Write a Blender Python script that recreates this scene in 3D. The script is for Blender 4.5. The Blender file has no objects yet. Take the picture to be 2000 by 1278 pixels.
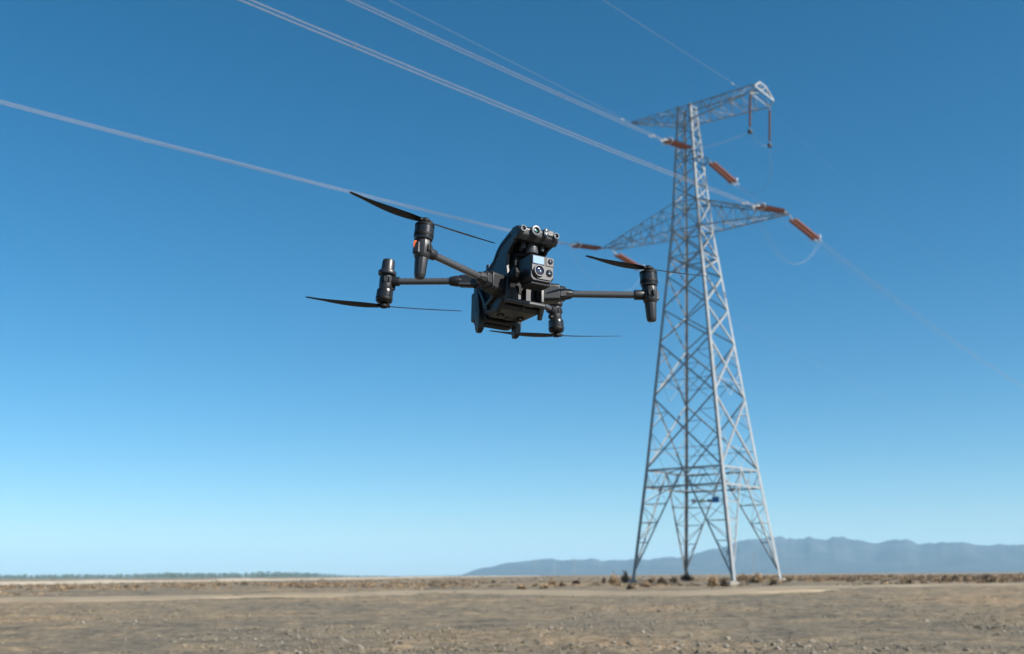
import bpy, math, random
from mathutils import Vector as V, Matrix, noise
random.seed(7)
R = math.radians
sc = bpy.context.scene
col = sc.collection

# ------------------------------------------------------------------ camera
CAM = V((0, 0, 1.25))
PITCH, ROLL, FPX = R(12.5509), R(0.3898), 2178.28          # FPX: focal length in pixels of a 2000 px wide frame
fwd = V((0, math.cos(PITCH), math.sin(PITCH)))
up0 = V((0, -math.sin(PITCH), math.cos(PITCH)))
rt = V((1, 0, 0)) * math.cos(ROLL) - up0 * math.sin(ROLL)
up = up0 * math.cos(ROLL) + V((1, 0, 0)) * math.sin(ROLL)
cd = bpy.data.cameras.new('camera')
cam = bpy.data.objects.new('camera', cd)
col.objects.link(cam)
m3 = Matrix((rt, up, -fwd)).transposed()
cam.matrix_world = Matrix.Translation(CAM) @ m3.to_4x4()
cd.sensor_width = 36
cd.lens = FPX / 2000 * 36
cd.clip_start = 0.05
cd.clip_end = 40000
cd.dof.use_dof = True
cd.dof.focus_distance = 2.52
cd.dof.aperture_fstop = 6.2
sc.camera = cam

# ------------------------------------------------------------------ sky, sun, exposure
YAW = R(36.8006)
AX = V((math.cos(YAW), -math.sin(YAW), 0))                  # along the cross arms, towards the near right
BX = V((math.sin(YAW), math.cos(YAW), 0))                   # along the power line, away to the right
SUN_EL = R(36)
sh = (AX * math.cos(R(8)) + BX * math.sin(R(8))).normalized()
sun_dir = V((sh.x * math.cos(SUN_EL), sh.y * math.cos(SUN_EL), math.sin(SUN_EL)))
w = bpy.data.worlds.new('World')
sc.world = w
w.use_nodes = True
nt = w.node_tree
nt.nodes.clear()
out = nt.nodes.new('ShaderNodeOutputWorld')
bg = nt.nodes.new('ShaderNodeBackground')
sky = nt.nodes.new('ShaderNodeTexSky')
sky.sky_type = 'NISHITA'
sky.sun_disc = False
sky.sun_elevation = SUN_EL
sky.sun_rotation = math.atan2(sh.x, sh.y)
sky.altitude = 900
sky.air_density = 0.78
sky.dust_density = 0.8
sky.ozone_density = 3.0
bg.inputs['Strength'].default_value = 0.060
grade = nt.nodes.new('ShaderNodeHueSaturation')              # one even grade for the whole sky: deep desert blue
grade.inputs['Hue'].default_value = .486
grade.inputs['Saturation'].default_value = 1.33
grade.inputs['Value'].default_value = 1.09
nt.links.new(sky.outputs[0], grade.inputs['Color'])
nt.links.new(grade.outputs[0], bg.inputs[0])
nt.links.new(bg.outputs[0], out.inputs[0])
sd = bpy.data.lights.new('sun', 'SUN')
sd.energy = 5.0
sd.angle = R(0.5)
sd.color = (1.0, 0.95, 0.88)
sun = bpy.data.objects.new('sun', sd)
col.objects.link(sun)
sun.rotation_euler = sun_dir.to_track_quat('Z', 'Y').to_euler()
sun.location = (20, -20, 60)
sc.view_settings.view_transform = 'Standard'
sc.view_settings.look = 'None'
sc.view_settings.exposure = 1.0
sc.view_settings.gamma = 1
sc.render.engine = 'CYCLES'
sc.cycles.use_denoising = True
sc.cycles.max_bounces = 6
sc.cycles.volume_bounces = 1


# ------------------------------------------------------------------ helpers
def mat(name, color, rough=0.6, metal=0.0, spec=0.5, noise_scale=None, var=0.15, bump=0.0, emit=None, estr=0, coat=0.0, island=0.0):
    color = tuple(v * .76 for v in color)
    m = bpy.data.materials.new(name)
    m.use_nodes = True
    t = m.node_tree
    b = t.nodes['Principled BSDF']
    c = (*color, 1)
    b.inputs['Base Color'].default_value = c
    b.inputs['Roughness'].default_value = rough
    b.inputs['Metallic'].default_value = metal
    b.inputs['Specular IOR Level'].default_value = spec
    b.inputs['Coat Weight'].default_value = coat
    if emit:
        b.inputs['Emission Color'].default_value = (*emit, 1)
        b.inputs['Emission Strength'].default_value = estr
    last = None
    if noise_scale:
        tc = t.nodes.new('ShaderNodeTexCoord')
        n = t.nodes.new('ShaderNodeTexNoise')
        n.inputs['Scale'].default_value = noise_scale
        n.inputs['Detail'].default_value = 6
        t.links.new(tc.outputs['Object'], n.inputs['Vector'])
        r = t.nodes.new('ShaderNodeValToRGB')
        r.color_ramp.elements[0].position = 0.3
        r.color_ramp.elements[1].position = 0.7
        r.color_ramp.elements[0].color = (*[v * (1 - var) for v in color], 1)
        r.color_ramp.elements[1].color = (*[min(1, v * (1 + var)) for v in color], 1)
        t.links.new(n.outputs[0], r.inputs[0])
        last = r.outputs[0]
        if bump:
            bp = t.nodes.new('ShaderNodeBump')
            bp.inputs['Strength'].default_value = bump
            bp.inputs['Distance'].default_value = 0.002
            t.links.new(n.outputs[0], bp.inputs['Height'])
            t.links.new(bp.outputs[0], b.inputs['Normal'])
    if island:
        g = t.nodes.new('ShaderNodeNewGeometry')
        hs = t.nodes.new('ShaderNodeHueSaturation')
        mp = t.nodes.new('ShaderNodeMapRange')
        mp.inputs['To Min'].default_value = 1 - island
        mp.inputs['To Max'].default_value = 1 + island
        t.links.new(g.outputs['Random Per Island'], mp.inputs['Value'])
        t.links.new(mp.outputs[0], hs.inputs['Value'])
        if last is None:
            hs.inputs['Color'].default_value = c
        else:
            t.links.new(last, hs.inputs['Color'])
        last = hs.outputs[0]
    if last is not None:
        t.links.new(last, b.inputs['Base Color'])
    return m


class MB:
    def __init__(s):
        s.v, s.f = [], []

    def add(s, vs, fs):
        n = len(s.v)
        s.v += [tuple(p) for p in vs]
        s.f += [tuple(i + n for i in f) for f in fs]
        return s

    def box(s, c, d, rot=None):
        c = V(c)
        vs = []
        for x in (-.5, .5):
            for y in (-.5, .5):
                for z in (-.5, .5):
                    p = V((x * d[0], y * d[1], z * d[2]))
                    if rot:
                        p = rot @ p
                    vs.append(c + p)
        return s.add(vs, [(0, 1, 3, 2), (4, 6, 7, 5), (0, 4, 5, 1), (2, 3, 7, 6), (0, 2, 6, 4), (1, 5, 7, 3)])

    def prism(s, poly, lo, hi, axis=0):
        # poly: 2d points in the two other axes (in order), extruded along axis
        def P(q, t):
            p = list(q)
            p.insert(axis, t)
            return p
        n = len(poly)
        vs = [P(q, lo) for q in poly] + [P(q, hi) for q in poly]
        fs = [tuple(range(n))[::-1], tuple(range(n, 2 * n))] + [(i, (i + 1) % n, n + (i + 1) % n, n + i) for i in range(n)]
        return s.add(vs, fs)

    def loft(s, rings, cap=True, closed=True):
        n = len(rings[0])
        vs = [p for r in rings for p in r]
        fs = []
        for k in range(len(rings) - 1):
            for i in range(n if closed else n - 1):
                j = (i + 1) % n
                fs.append((k * n + i, k * n + j, (k + 1) * n + j, (k + 1) * n + i))
        if cap:
            fs.append(tuple(range(n))[::-1])
            fs.append(tuple(range((len(rings) - 1) * n, len(rings) * n)))
        return s.add(vs, fs)

    def lathe(s, prof, o, axis, n=28, squash=None):
        # prof: (radius, distance along axis)
        o, ax = V(o), V(axis).normalized()
        u = ax.orthogonal().normalized()
        q = ax.cross(u)
        rings = []
        for r, h in prof:
            rings.append([o + ax * h + (u * math.cos(2 * math.pi * i / n) + q * math.sin(2 * math.pi * i / n)) * max(r, 1e-5) for i in range(n)])
        return s.loft(rings)

    def tube(s, p0, p1, r0, r1=None, n=20):
        p0, p1 = V(p0), V(p1)
        return s.lathe([(r0, 0), (r0 if r1 is None else r1, (p1 - p0).length)], p0, p1 - p0, n)

    def path(s, pts, r, n=6):
        pts = [V(p) for p in pts]
        rings = []
        for i, p in enumerate(pts):
            d = (pts[min(i + 1, len(pts) - 1)] - pts[max(i - 1, 0)]).normalized()
            u = V((0, 0, 1)).cross(d)
            if u.length < 1e-3:
                u = V((1, 0, 0)).cross(d)
            u.normalize()
            q = d.cross(u)
            rings.append([p + (u * math.cos(2 * math.pi * k / n) + q * math.sin(2 * math.pi * k / n)) * r for k in range(n)])
        return s.loft(rings)

    def beam(s, p0, p1, w0, h0, w1=None, h1=None, upv=(0, 0, 1), ch=0.0):
        # rectangular (chamfered) tapered beam
        p0, p1 = V(p0), V(p1)
        d = (p1 - p0).normalized()
        u = d.cross(V(upv)).normalized()
        q = u.cross(d)
        w1 = w0 if w1 is None else w1
        h1 = h0 if h1 is None else h1
        rings = []
        for p, a, b in ((p0, w0, h0), (p1, w1, h1)):
            a, b = a / 2, b / 2
            c = min(ch, a * .8, b * .8)
            if ch:
                pts = [(-a + c, -b), (a - c, -b), (a, -b + c), (a, b - c), (a - c, b), (-a + c, b), (-a, b - c), (-a, -b + c)]
            else:
                pts = [(-a, -b), (a, -b), (a, b), (-a, b)]
            rings.append([p + u * x + q * y for x, y in pts])
        return s.loft(rings)

    def angle(s, p0, p1, size, face_n, t=None):
        # rolled steel angle: one flange in the plane whose normal is face_n, the other pointing inwards
        p0, p1 = V(p0), V(p1)
        d = (p1 - p0).normalized()
        size *= 1.02
        nrm = V(face_n)
        nrm = (nrm - d * nrm.dot(d))
        nrm = nrm.normalized() if nrm.length > 1e-4 else d.orthogonal().normalized()
        u = d.cross(nrm).normalized()
        v = -nrm
        t = t or max(size * .1, .008)
        pr = [(-size / 2, 0), (size / 2, 0), (size / 2, t), (-size / 2 + t, t), (-size / 2 + t, size * .6), (-size / 2, size * .6)]
        return s.loft([[p + u * a + v * b for a, b in pr] for p in (p0, p1)])

    def build(s, name, m, parent=None, bevel=0, seg=2, smooth=40):
        me = bpy.data.meshes.new(name)
        me.from_pydata(s.v, [], s.f)
        me.validate()
        import bmesh
        bm = bmesh.new()
        bm.from_mesh(me)
        bmesh.ops.recalc_face_normals(bm, faces=bm.faces)
        if smooth:
            a = R(smooth)
            for f in bm.faces:
                f.smooth = True
            for e in bm.edges:
                if len(e.link_faces) == 2 and e.calc_face_angle(0) > a:
                    e.smooth = False
        bm.to_mesh(me)
        bm.free()
        o = bpy.data.objects.new(name, me)
        col.objects.link(o)
        me.materials.append(m)
        o.parent = parent
        if bevel:
            b = o.modifiers.new('bevel', 'BEVEL')
            b.width = bevel
            b.segments = seg
            b.limit_method = 'ANGLE'
            b.angle_limit = R(35)
            b.harden_normals = False
        return o


def raw_mesh(name, vs, fs, m, parent=None, smooth=False):
    me = bpy.data.meshes.new(name)
    me.from_pydata(vs, [], fs)
    me.materials.append(m)
    if smooth:
        me.polygons.foreach_set('use_smooth', [True] * len(me.polygons))
    o = bpy.data.objects.new(name, me)
    col.objects.link(o)
    o.parent = parent
    return o


def tag(o, label=None, cat=None, group=None, kind=None):
    if label:
        o['label'] = label
    if cat:
        o['category'] = cat
    if group:
        o['group'] = group
    if kind:
        o['kind'] = kind
    return o


def empty(name, loc=(0, 0, 0), rot=None):
    o = bpy.data.objects.new(name, None)
    col.objects.link(o)
    o.location = loc
    o.empty_display_size = .2
    if rot is not None:
        o.rotation_euler = rot
    return o


TO = V((19.03515, 112.31711, 0))                             # tower centre


def TL(a, b, z):
    return TO + AX * a + BX * b + V((0, 0, z))


def sstep(a, b, x):
    t = min(1, max(0, (x - a) / (b - a)))
    return t * t * (3 - 2 * t)


def ground_z(x, y):
    d = math.hypot(x, y)
    z = .40 * sstep(30, 95, d)
    q = V((x, y, 0)) - TO
    z += math.exp(-(q.length / 15) ** 2) * (q.dot(BX) - q.dot(AX)) / math.sqrt(2) * .035
    if d < 1500:
        f = 1 - sstep(400, 1500, d)
        z += f * (.05 * sstep(8, 30, d) + .07 * sstep(60, 200, d)) * noise.noise((x / 17, y / 17, 3.1))
        z += f * .025 * noise.noise((x / 4.3, y / 4.3, 9.1))
    return z


def at(px, py):
    # a point of the ground, read off the photograph once while laying the place out
    d = (fwd + rt * ((px - 1000) / FPX) - up * ((py - 639) / FPX)).normalized()
    t = 5.0
    while t < 3000:
        p = CAM + d * t
        if p.z <= ground_z(p.x, p.y):
            return V((p.x, p.y, ground_z(p.x, p.y)))
        t *= 1.004
    p = CAM + d * 900
    return V((p.x, p.y, ground_z(p.x, p.y)))


# ------------------------------------------------------------------ ground
def ground_material():
    m = bpy.data.materials.new('desert_gravel')
    m.use_nodes = True
    t = m.node_tree
    N, L = t.nodes, t.links
    b = N['Principled BSDF']
    b.inputs['Roughness'].default_value = .95
    b.inputs['Specular IOR Level'].default_value = .15
    g = N.new('ShaderNodeNewGeometry')

    def nz(scale, detail=8, rough=.6, stretch=(1, 1, 1)):
        mp = N.new('ShaderNodeMapping')
        mp.inputs['Scale'].default_value = stretch
        L.new(g.outputs['Position'], mp.inputs[0])
        n = N.new('ShaderNodeTexNoise')
        n.inputs['Scale'].default_value = scale
        n.inputs['Detail'].default_value = detail
        n.inputs['Roughness'].default_value = rough
        L.new(mp.outputs[0], n.inputs['Vector'])
        return n.outputs[0]

    def ramp(v, e):
        r = N.new('ShaderNodeValToRGB')
        cr = r.color_ramp
        while len(cr.elements) < len(e):
            cr.elements.new(.5)
        for k, (p, c) in enumerate(e):
            cr.elements[k].position = p
            cr.elements[k].color = (*c, 1)
        L.new(v, r.inputs[0])
        return r.outputs[0]

    def mix(f, a, c, mode='MIX'):
        x = N.new('ShaderNodeMix')
        x.data_type = 'RGBA'
        x.blend_type = mode
        for s, v in ((0, f), (6, a), (7, c)):
            if isinstance(v, (int, float)):
                x.inputs[s].default_value = v
            else:
                L.new(v, x.inputs[s])
        return x.outputs[2]

    big = ramp(nz(.07, 5, .55), [(.38, (.098, .094, .080)), (.48, (.165, .142, .105)), (.54, (.205, .165, .11)), (.62, (.33, .225, .13))])
    mid = ramp(nz(.6, 8, .65), [(.34, (.065, .063, .056)), (.47, (.165, .143, .108)), (.56, (.205, .17, .118)), (.68, (.345, .25, .15))])
    small = ramp(nz(2.6, 8, .7), [(.34, (.13, .125, .11)), (.5, (.5, .5, .5)), (.66, (.80, .77, .72))])
    c0 = mix(.6, big, mid)
    c1 = mix(.5, c0, small, 'OVERLAY')
    grit = ramp(nz(9, 6, .75), [(.32, (.10, .097, .09)), (.48, (.5, .5, .5)), (.60, (.55, .54, .52)), (.72, (.95, .93, .9))])
    c2 = mix(.55, c1, grit, 'OVERLAY')
    L.new(c2, b.inputs['Base Color'])
    bp = N.new('ShaderNodeBump')
    bp.inputs['Strength'].default_value = .8
    bp.inputs['Distance'].default_value = .2
    L.new(nz(3.2, 10, .72), bp.inputs['Height'])
    L.new(bp.outputs[0], b.inputs['Normal'])
    return m


def relief(x, y, d):
    """hummocks and grit of the foreground"""
    f = sstep(9, 14, d) * (1 - sstep(70, 115, d))
    if f <= 0:
        return 0
    p = noise.noise((x / 6.5, y / 6.5, 21.3))
    a = max(0, noise.noise((x / .62, y / .62, 2.3)) + .35 * p)
    b = noise.noise((x / .23, y / .23, 5.9))
    return f * (.085 * a + .022 * b * (1 + .8 * p) + .05 * p)


radii = [2.0 * (12 / 2.0) ** (k / 8) for k in range(8)] + [12.0 * (115 / 12.0) ** (k / 330) for k in range(330)] + [115.0 * (15000 / 115.0) ** (k / 80) for k in range(81)]
angs = [R(-38) + R(76) * k / 620 for k in range(621)] + [R(38) + R(284) * k / 72 for k in range(1, 72)]
NA = len(angs)
gv = [(0, 0, ground_z(0, 0))]
for r_ in radii:
    for a_ in angs:
        x_, y_ = r_ * math.sin(a_), r_ * math.cos(a_)
        gv.append((x_, y_, ground_z(x_, y_) + (relief(x_, y_, r_) if -R(39) < a_ < R(39) else 0)))
gf = [(0, 1 + (k + 1) % NA, 1 + k) for k in range(NA)]
for i in range(len(radii) - 1):
    for k in range(NA):
        k2 = (k + 1) % NA
        gf.append((1 + i * NA + k, 1 + i * NA + k2, 1 + (i + 1) * NA + k2, 1 + (i + 1) * NA + k))
ground = raw_mesh('ground', gv, gf, ground_material(), smooth=True)
tag(ground, 'flat grey and tan gravel desert plain', 'ground', kind='structure')

pale = mat('pale_dust', (.305, .252, .178), .95, spec=.1, noise_scale=.35, var=.22, bump=.4)
berm_m = mat('pale_bank', (.42, .37, .29), .95, spec=.1, noise_scale=.5, var=.2, bump=.4)


def catmull(pts, n):
    out_ = []
    for i in range(len(pts) - 1):
        p0, p1, p2, p3 = pts[max(i - 1, 0)], pts[i], pts[i + 1], pts[min(i + 2, len(pts) - 1)]
        for k in range(n):
            t = k / n
            out_.append(.5 * ((2 * p1) + (p2 - p0) * t + (2 * p0 - 5 * p1 + 4 * p2 - p3) * t * t + (3 * p1 - p0 - 3 * p2 + p3) * t ** 3))
    return out_ + [pts[-1]]


def ribbon(pts, prof, name, m, jag=.35):
    # strip that follows the ground; prof: (offset across, height above ground)
    pts = [V((p.x, p.y, 0)) for p in pts]
    vs, fs = [], []
    for i, p in enumerate(pts):
        d = (pts[min(i + 1, len(pts) - 1)] - pts[max(i - 1, 0)]).normalized()
        q = V((d.y, -d.x, 0))
        for k, (o_, h_) in enumerate(prof):
            j = jag * abs(o_) * noise.noise((p.x * .13 + k * 7.7, p.y * .13, 2.2 * k))
            s_ = p + q * (o_ + j)
            hh = h_ * (1 + .6 * noise.noise((p.x * .08, p.y * .08, 5.5))) if h_ > .2 else h_
            vs.append((s_.x, s_.y, ground_z(s_.x, s_.y) + hh))
    n = len(prof)
    for i in range(len(pts) - 1):
        for k in range(n - 1):
            fs.append((i * n + k, i * n + k + 1, (i + 1) * n + k + 1, (i + 1) * n + k))
    return raw_mesh(name, vs, fs, m, smooth=True)


tp = [at(*q) for q in ((-260, 1181), (0, 1173), (220, 1170), (425, 1166), (675, 1161.5), (875, 1157), (1050, 1158), (1250, 1160), (1440, 1156.5), (1600, 1148), (1800, 1144), (2000, 1142), (2300, 1139))]
track = ribbon(catmull(tp, 14), [(-4.2, -.08), (-3.4, .05), (-2.0, .08), (-.9, .06), (0, .085), (.9, .06), (2.0, .08), (3.4, .05), (4.2, -.08)], 'dirt_track', pale, .3)
tag(track, 'pale dirt track running across the plain just before the tower', 'track', kind='structure')
bp_ = [V((-150, 112, 0)), V((-97, 140, 0)), V((-76, 158, 0)), V((-72, 215, 0)), V((-58, 300, 0)), V((-46, 420, 0)), V((-38, 620, 0)), V((20, 1000, 0))]
berm = ribbon(catmull(bp_, 16), [(-4.5, -.1), (-3, .25), (-1.6, .42), (1.6, .42), (3, .25), (4.5, -.1)], 'dirt_bank', berm_m, .12)
tag(berm, 'low pale earth bank along the far edge of the plain', 'bank', kind='structure')


# ------------------------------------------------------------------ hills
def hills():
    prof = [(700, 1127), (890, 1124), (950, 1108), (1000, 1099), (1050, 1093), (1100, 1095), (1148, 1091.5), (1170, 1096), (1240, 1094), (1330, 1088), (1380, 1075), (1450, 1056), (1500, 1052), (1560, 1056), (1620, 1053.5), (1665, 1060), (1700, 1063), (1750, 1058.5), (1780, 1066), (1850, 1063), (1900, 1069), (2000, 1069), (2200, 1062), (2500, 1070), (3000, 1080), (3600, 1100)]
    D = 8200
    vs, fs = [], []
    NX, NY = 420, 26
    az0, az1 = math.atan((700 - 1000) / FPX), math.atan((3600 - 1000) / FPX)
    for i in range(NX + 1):
        az = az0 + (az1 - az0) * i / NX
        px = 1000 + FPX * math.tan(az)
        k = 0
        while k < len(prof) - 2 and prof[k + 1][0] < px:
            k += 1
        (xa, ya), (xb, yb) = prof[k], prof[k + 1]
        u = min(1, max(0, (px - xa) / (xb - xa)))
        u = u * u * (3 - 2 * u)
        py = ya + (yb - ya) * u
        hz = 1124.0 - (px - 1000) * .0068
        H = max(0, (hz - py)) * D * math.cos(az) ** .2 / FPX * .98
        H += .09 * H * noise.noise((px / 31, 0, 0)) + .06 * H * noise.noise((px / 11, 4, 0)) + .02 * H * noise.noise((px / 4.5, 8, 0))
        for j in range(NY + 1):
            t = j / NY
            r = D - 1800 + 3000 * t
            f = sstep(0, .6, t) ** 1.1 if t < .6 else 1 - sstep(.6, 1, t)
            ang = math.atan2(math.tan(az), 1)
            x, y = r * math.sin(ang), r * math.cos(ang)
            rid = 1 - abs(noise.noise((x / 330, y / 900, 1.7)))
            rid2 = 1 - abs(noise.noise((x / 110, y / 300, 7.7)))
            fr = f if t >= .55 and t <= .65 else f * (.52 + .33 * rid + .18 * rid2)
            vs.append((x, y, -6 + H * fr + (6 if j else 0)))
    n = NY + 1
    for i in range(NX):
        for j in range(NY):
            fs.append((i * n + j, (i + 1) * n + j, (i + 1) * n + j + 1, i * n + j + 1))
    m = mat('bare_rock', (.055, .055, .056), .95, spec=.1, noise_scale=.004, var=.35)
    o = raw_mesh('hills', vs, fs, m, smooth=True)
    return tag(o, 'long bare hill range on the horizon behind the tower', 'hills', kind='structure')


hills()


# ------------------------------------------------------------------ lattice tower
steel = mat('galvanised_steel', (.295, .32, .335), .6, metal=.0, spec=.3, noise_scale=1.3, var=.16)
concrete = mat('footing_concrete', (.36, .32, .265), .9, noise_scale=4, var=.25)
LEV = [(-1, 5.594), (.54, 5.417), (9.64, 4.368), (11.34, 4.193), (36.36, 1.645), (39.4, 1.441), (48.5, .90), (50.26, .789)]


def wid(z):
    for (z0, w0), (z1, w1) in zip(LEV, LEV[1:]):
        if z <= z1:
            return w0 + (w1 - w0) * (z - z0) / (z1 - z0)
    return LEV[-1][1]


tower = empty('lattice_tower', (TO.x, TO.y, .45))
tag(tower, 'tall galvanised steel lattice power tower standing on the gravel plain', 'tower')
TI = V((TO.x, TO.y, .45))


def part(mb, name, parent=None, m=steel):
    o = mb.build(name, m, parent or tower, smooth=0)
    if parent is None or parent == tower:
        o.matrix_parent_inverse = Matrix.Translation(-TI)
    return o


CN = [(-1, -1), (1, -1), (1, 1), (-1, 1)]                     # L, N, R, F


def corner(k, z):
    a, b = CN[k % 4]
    return TL(a * wid(z), b * wid(z), z)


FN = [-BX, AX, BX, -AX]                                       # outward normals of faces k -> k+1
redundant = MB()


def brace(p, q, s, n, name, parent=None):
    return part(MB().angle(p, q, s, n), name, parent)


foot_z = []
for k in range(4):
    c = corner(k, .5)
    foot_z.append(ground_z(c.x, c.y) + .38)
# main legs, one piece per section
for k in range(4):
    zs_ = [foot_z[k], 11.34, 24.0, 36.36, 50.36]
    a, b = CN[k]
    for z0, z1, s in zip(zs_, zs_[1:], (.34, .31, .28, .23)):
        p, q = corner(k, z0), corner(k, z1)
        mb = MB()
        d = (q - p).normalized()
        u, v = -AX * a, -BX * b
        u = (u - d * u.dot(d)).normalized()
        v = (v - d * v.dot(d)).normalized()
        t = .026
        su, sv = (s * .75, s * 1.5) if a > 0 else (s, s * .6)  # right legs' sunlit flanges widened, left ones narrowed, to shape their brightness
        pr = [(0, 0), (su, 0), (su, t), (t, t), (t, sv), (0, sv)]
        mb.loft([[x + u * e + v * f for e, f in pr] for x in (p, q)])
        part(mb, 'leg')
    c = corner(k, foot_z[k])
    f = MB()
    g0 = ground_z(c.x, c.y)
    sq = [(-1, -1), (1, -1), (1, 1), (-1, 1)]
    f.loft([[V((c.x + x * r, c.y + y * r, z)) for x, y in sq] for r, z in ((.46, g0 - .5), (.44, g0 + .12), (.36, g0 + .30), (.33, g0 + .36))])
    part(f, 'footing', m=concrete)
    f = MB()
    f.box((c.x, c.y, g0 + .385), (.5, .5, .04))
    part(f, 'base_plate')

# body panels
PL = [11.34, 18.67, 24.35, 27.9, 31.5, 33.45, 36.36]
for k in range(4):
    n = FN[k]
    for z0, z1 in zip(PL, PL[1:]):
        L0, L1, N0, N1 = corner(k, z0), corner(k, z1), corner(k + 1, z0), corner(k + 1, z1)
        s = (.165 if z0 < 20 else .14) * (1.35 if k == 1 else 1)  # right face braces widened so they read brighter in the sun
        brace(L0, N1, s, n, 'diagonal_brace')
        brace(N0 - n * .03, L1 - n * .03, s, n, 'diagonal_brace')
        # redundant members in the tall panels
        if z1 - z0 > 4.5:
            wa, wb = wid(z0), wid(z1)
            tc = wa / (wa + wb)
            X = L0.lerp(N1, tc)
            for P0, P1, Q in ((L0, L1, N1), (N0, N1, L1)):
                h = P0.lerp(P1, tc)
                dl = P0.lerp(X, .5)
                du = P1.lerp(X, .5)
                lo = P0.lerp(P1, tc * .5)
                hi = P0.lerp(P1, tc + (1 - tc) * .5)
                for e, f in ((lo, dl), (dl, h), (h, du), (du, hi)):
                    redundant.angle(e, f, .065, n)
            bl, br = L0.lerp(X, .5), N0.lerp(X, .5)
            redundant.angle(bl, br, .06, n)
            mid_ = L0.lerp(N0, .5)
            redundant.angle(bl, mid_, .06, n)
            redundant.angle(br, mid_, .06, n)
for z in (33.45, 36.36, 39.4, 44.9, 48.5, 50.26):
    for k in range(4):
        brace(corner(k, z), corner(k + 1, z), .12 if z < 45 else .1, FN[k], 'horizontal_brace')
    redundant.angle(corner(0, z), corner(2, z), .08, V((0, 0, 1)))
    redundant.angle(corner(1, z), corner(3, z), .08, V((0, 0, -1)))
UP = [36.36, 39.4, 41.25, 43.1, 45.0, 46.75, 48.5, 50.26]
for k in range(4):
    for z0, z1 in zip(UP, UP[1:]):
        s = .13 if k == 1 else .1  # wider on the sunlit right face to look brighter
        brace(corner(k, z0), corner(k + 1, z1), s, FN[k], 'diagonal_brace')
        brace(corner(k + 1, z0) - FN[k] * .02, corner(k, z1) - FN[k] * .02, s, FN[k], 'diagonal_brace')
for z in (33.45, 36.36, 39.4, 48.5, 50.26):
    for k in range(4):
        c = corner(k, z)
        a, b = CN[k]
        gs = .34 if z < 45 else .26
        for nn, tt in ((AX * a, BX * b), (BX * b, AX * a)):
            g = MB()
            cc = c + nn * .012 - tt * (gs * .45)
            rot = Matrix((tt, nn, V((0, 0, 1)))).transposed()
            g.box(cc, (gs, .018, gs * 1.25), rot)
            part(g, 'gusset_plate')

# belt between the body and the spread legs
ZB, ZT = 9.64, 11.34
for k in range(4):
    n = FN[k]
    for z in (ZB, ZT):
        brace(corner(k, z), corner(k + 1, z), .17, n, 'belt_beam')
    for j in range(4):
        p = corner(k, ZT).lerp(corner(k + 1, ZT), j / 4)
        q = corner(k, ZB).lerp(corner(k + 1, ZB), (j + .5) / 4)
        r2 = corner(k, ZT).lerp(corner(k + 1, ZT), (j + 1) / 4)
        redundant.angle(p, q, .075, n)
        redundant.angle(q, r2, .075, n)
mids = [corner(k, ZT).lerp(corner(k + 1, ZT), .5) for k in range(4)]
midb = [corner(k, ZB).lerp(corner(k + 1, ZB), .5) for k in range(4)]
for k in range(4):
    brace(mids[k], mids[(k + 1) % 4], .11, V((0, 0, 1)), 'belt_tie')
    brace(midb[k], midb[(k + 1) % 4], .10, V((0, 0, 1)), 'belt_tie')
    redundant.angle(corner(k, ZT), mids[k].lerp(mids[(k - 1) % 4], .5), .07, V((0, 0, 1)))
    redundant.angle(corner(k, ZB), mids[k].lerp(mids[(k - 1) % 4], .5), .07, V((0, 0, 1)))
# spread legs: each main leg with two raking struts, ladder-braced
for k in range(4):
    zf = foot_z[k]
    foot = corner(k, zf + .25)
    rk = []
    for face, mid_ in ((k, mids[k]), ((k - 1) % 4, mids[(k - 1) % 4])):
        n = FN[face]
        brace(foot, mid_, .16, n, 'raking_strut')
        rk.append((mid_, n))
        zz = [2.4, 4.3, 6.2, 8.0, ZB]
        pl = foot
        pr_ = foot
        for i, z in enumerate(zz):
            p = corner(k, z)
            q = foot.lerp(mid_, (z - foot.z) / (mid_.z - foot.z))
            if z < ZB:
                brace(p, q, .085, n, 'ladder_brace')
            redundant.angle(pl if i % 2 == 0 else pr_, q if i % 2 == 0 else p, .07, n)
            pl, pr_ = p, q
    # tie between the two raking struts
    (m0, n0), (m1, n1) = rk
    pv = None
    for z in (2.4, 4.3, 6.2, 8.0, 9.7):
        t = (z - foot.z) / (m0.z - foot.z)
        p, q = foot.lerp(m0, t), foot.lerp(m1, t)
        redundant.angle(p, q, .06, V((0, 0, 1)))
        if pv:
            redundant.angle(pv[0], q, .055, (n0 + n1))
        pv = (p, q)

tag(part(redundant, 'secondary_bracing'), kind='stuff')


def arm(name, roots, tips, bays, chord, web, label):
    # roots/tips: bottom_near, bottom_far, top_near, top_far
    me = MB()
    bn, bf, tn, tf = [(r, t) for r, t in zip(roots, tips)]
    e = empty(name, (0, 0, 0))
    e.parent = tower
    e.matrix_parent_inverse = Matrix.Translation(-TI)
    e['label'] = label
    zup = V((0, 0, 1))
    for (r, t), n in ((bn, -zup), (bf, -zup), (tn, zup), (tf, zup)):
        part(MB().angle(r, t, chord, n), 'chord', e)

    def P(c, u):
        return c[0].lerp(c[1], u)
    for (c1, c2, n) in ((bn, tn, -BX), (bf, tf, BX), (bn, bf, -zup), (tn, tf, zup)):
        for i in range(bays):
            u0, u1 = i / bays, (i + 1) / bays
            p, q = (P(c1, u0), P(c2, u1)) if i % 2 == 0 else (P(c2, u0), P(c1, u1))
            if (p - q).length > .25:
                part(MB().angle(p, q, web, n), 'web_brace', e)
            if i and (P(c1, u0) - P(c2, u0)).length > .2:
                part(MB().angle(P(c1, u0), P(c2, u0), web * .9, n), 'web_post', e)
    return e


def cn(a, b, z):
    return TL(a, b, z)


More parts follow.
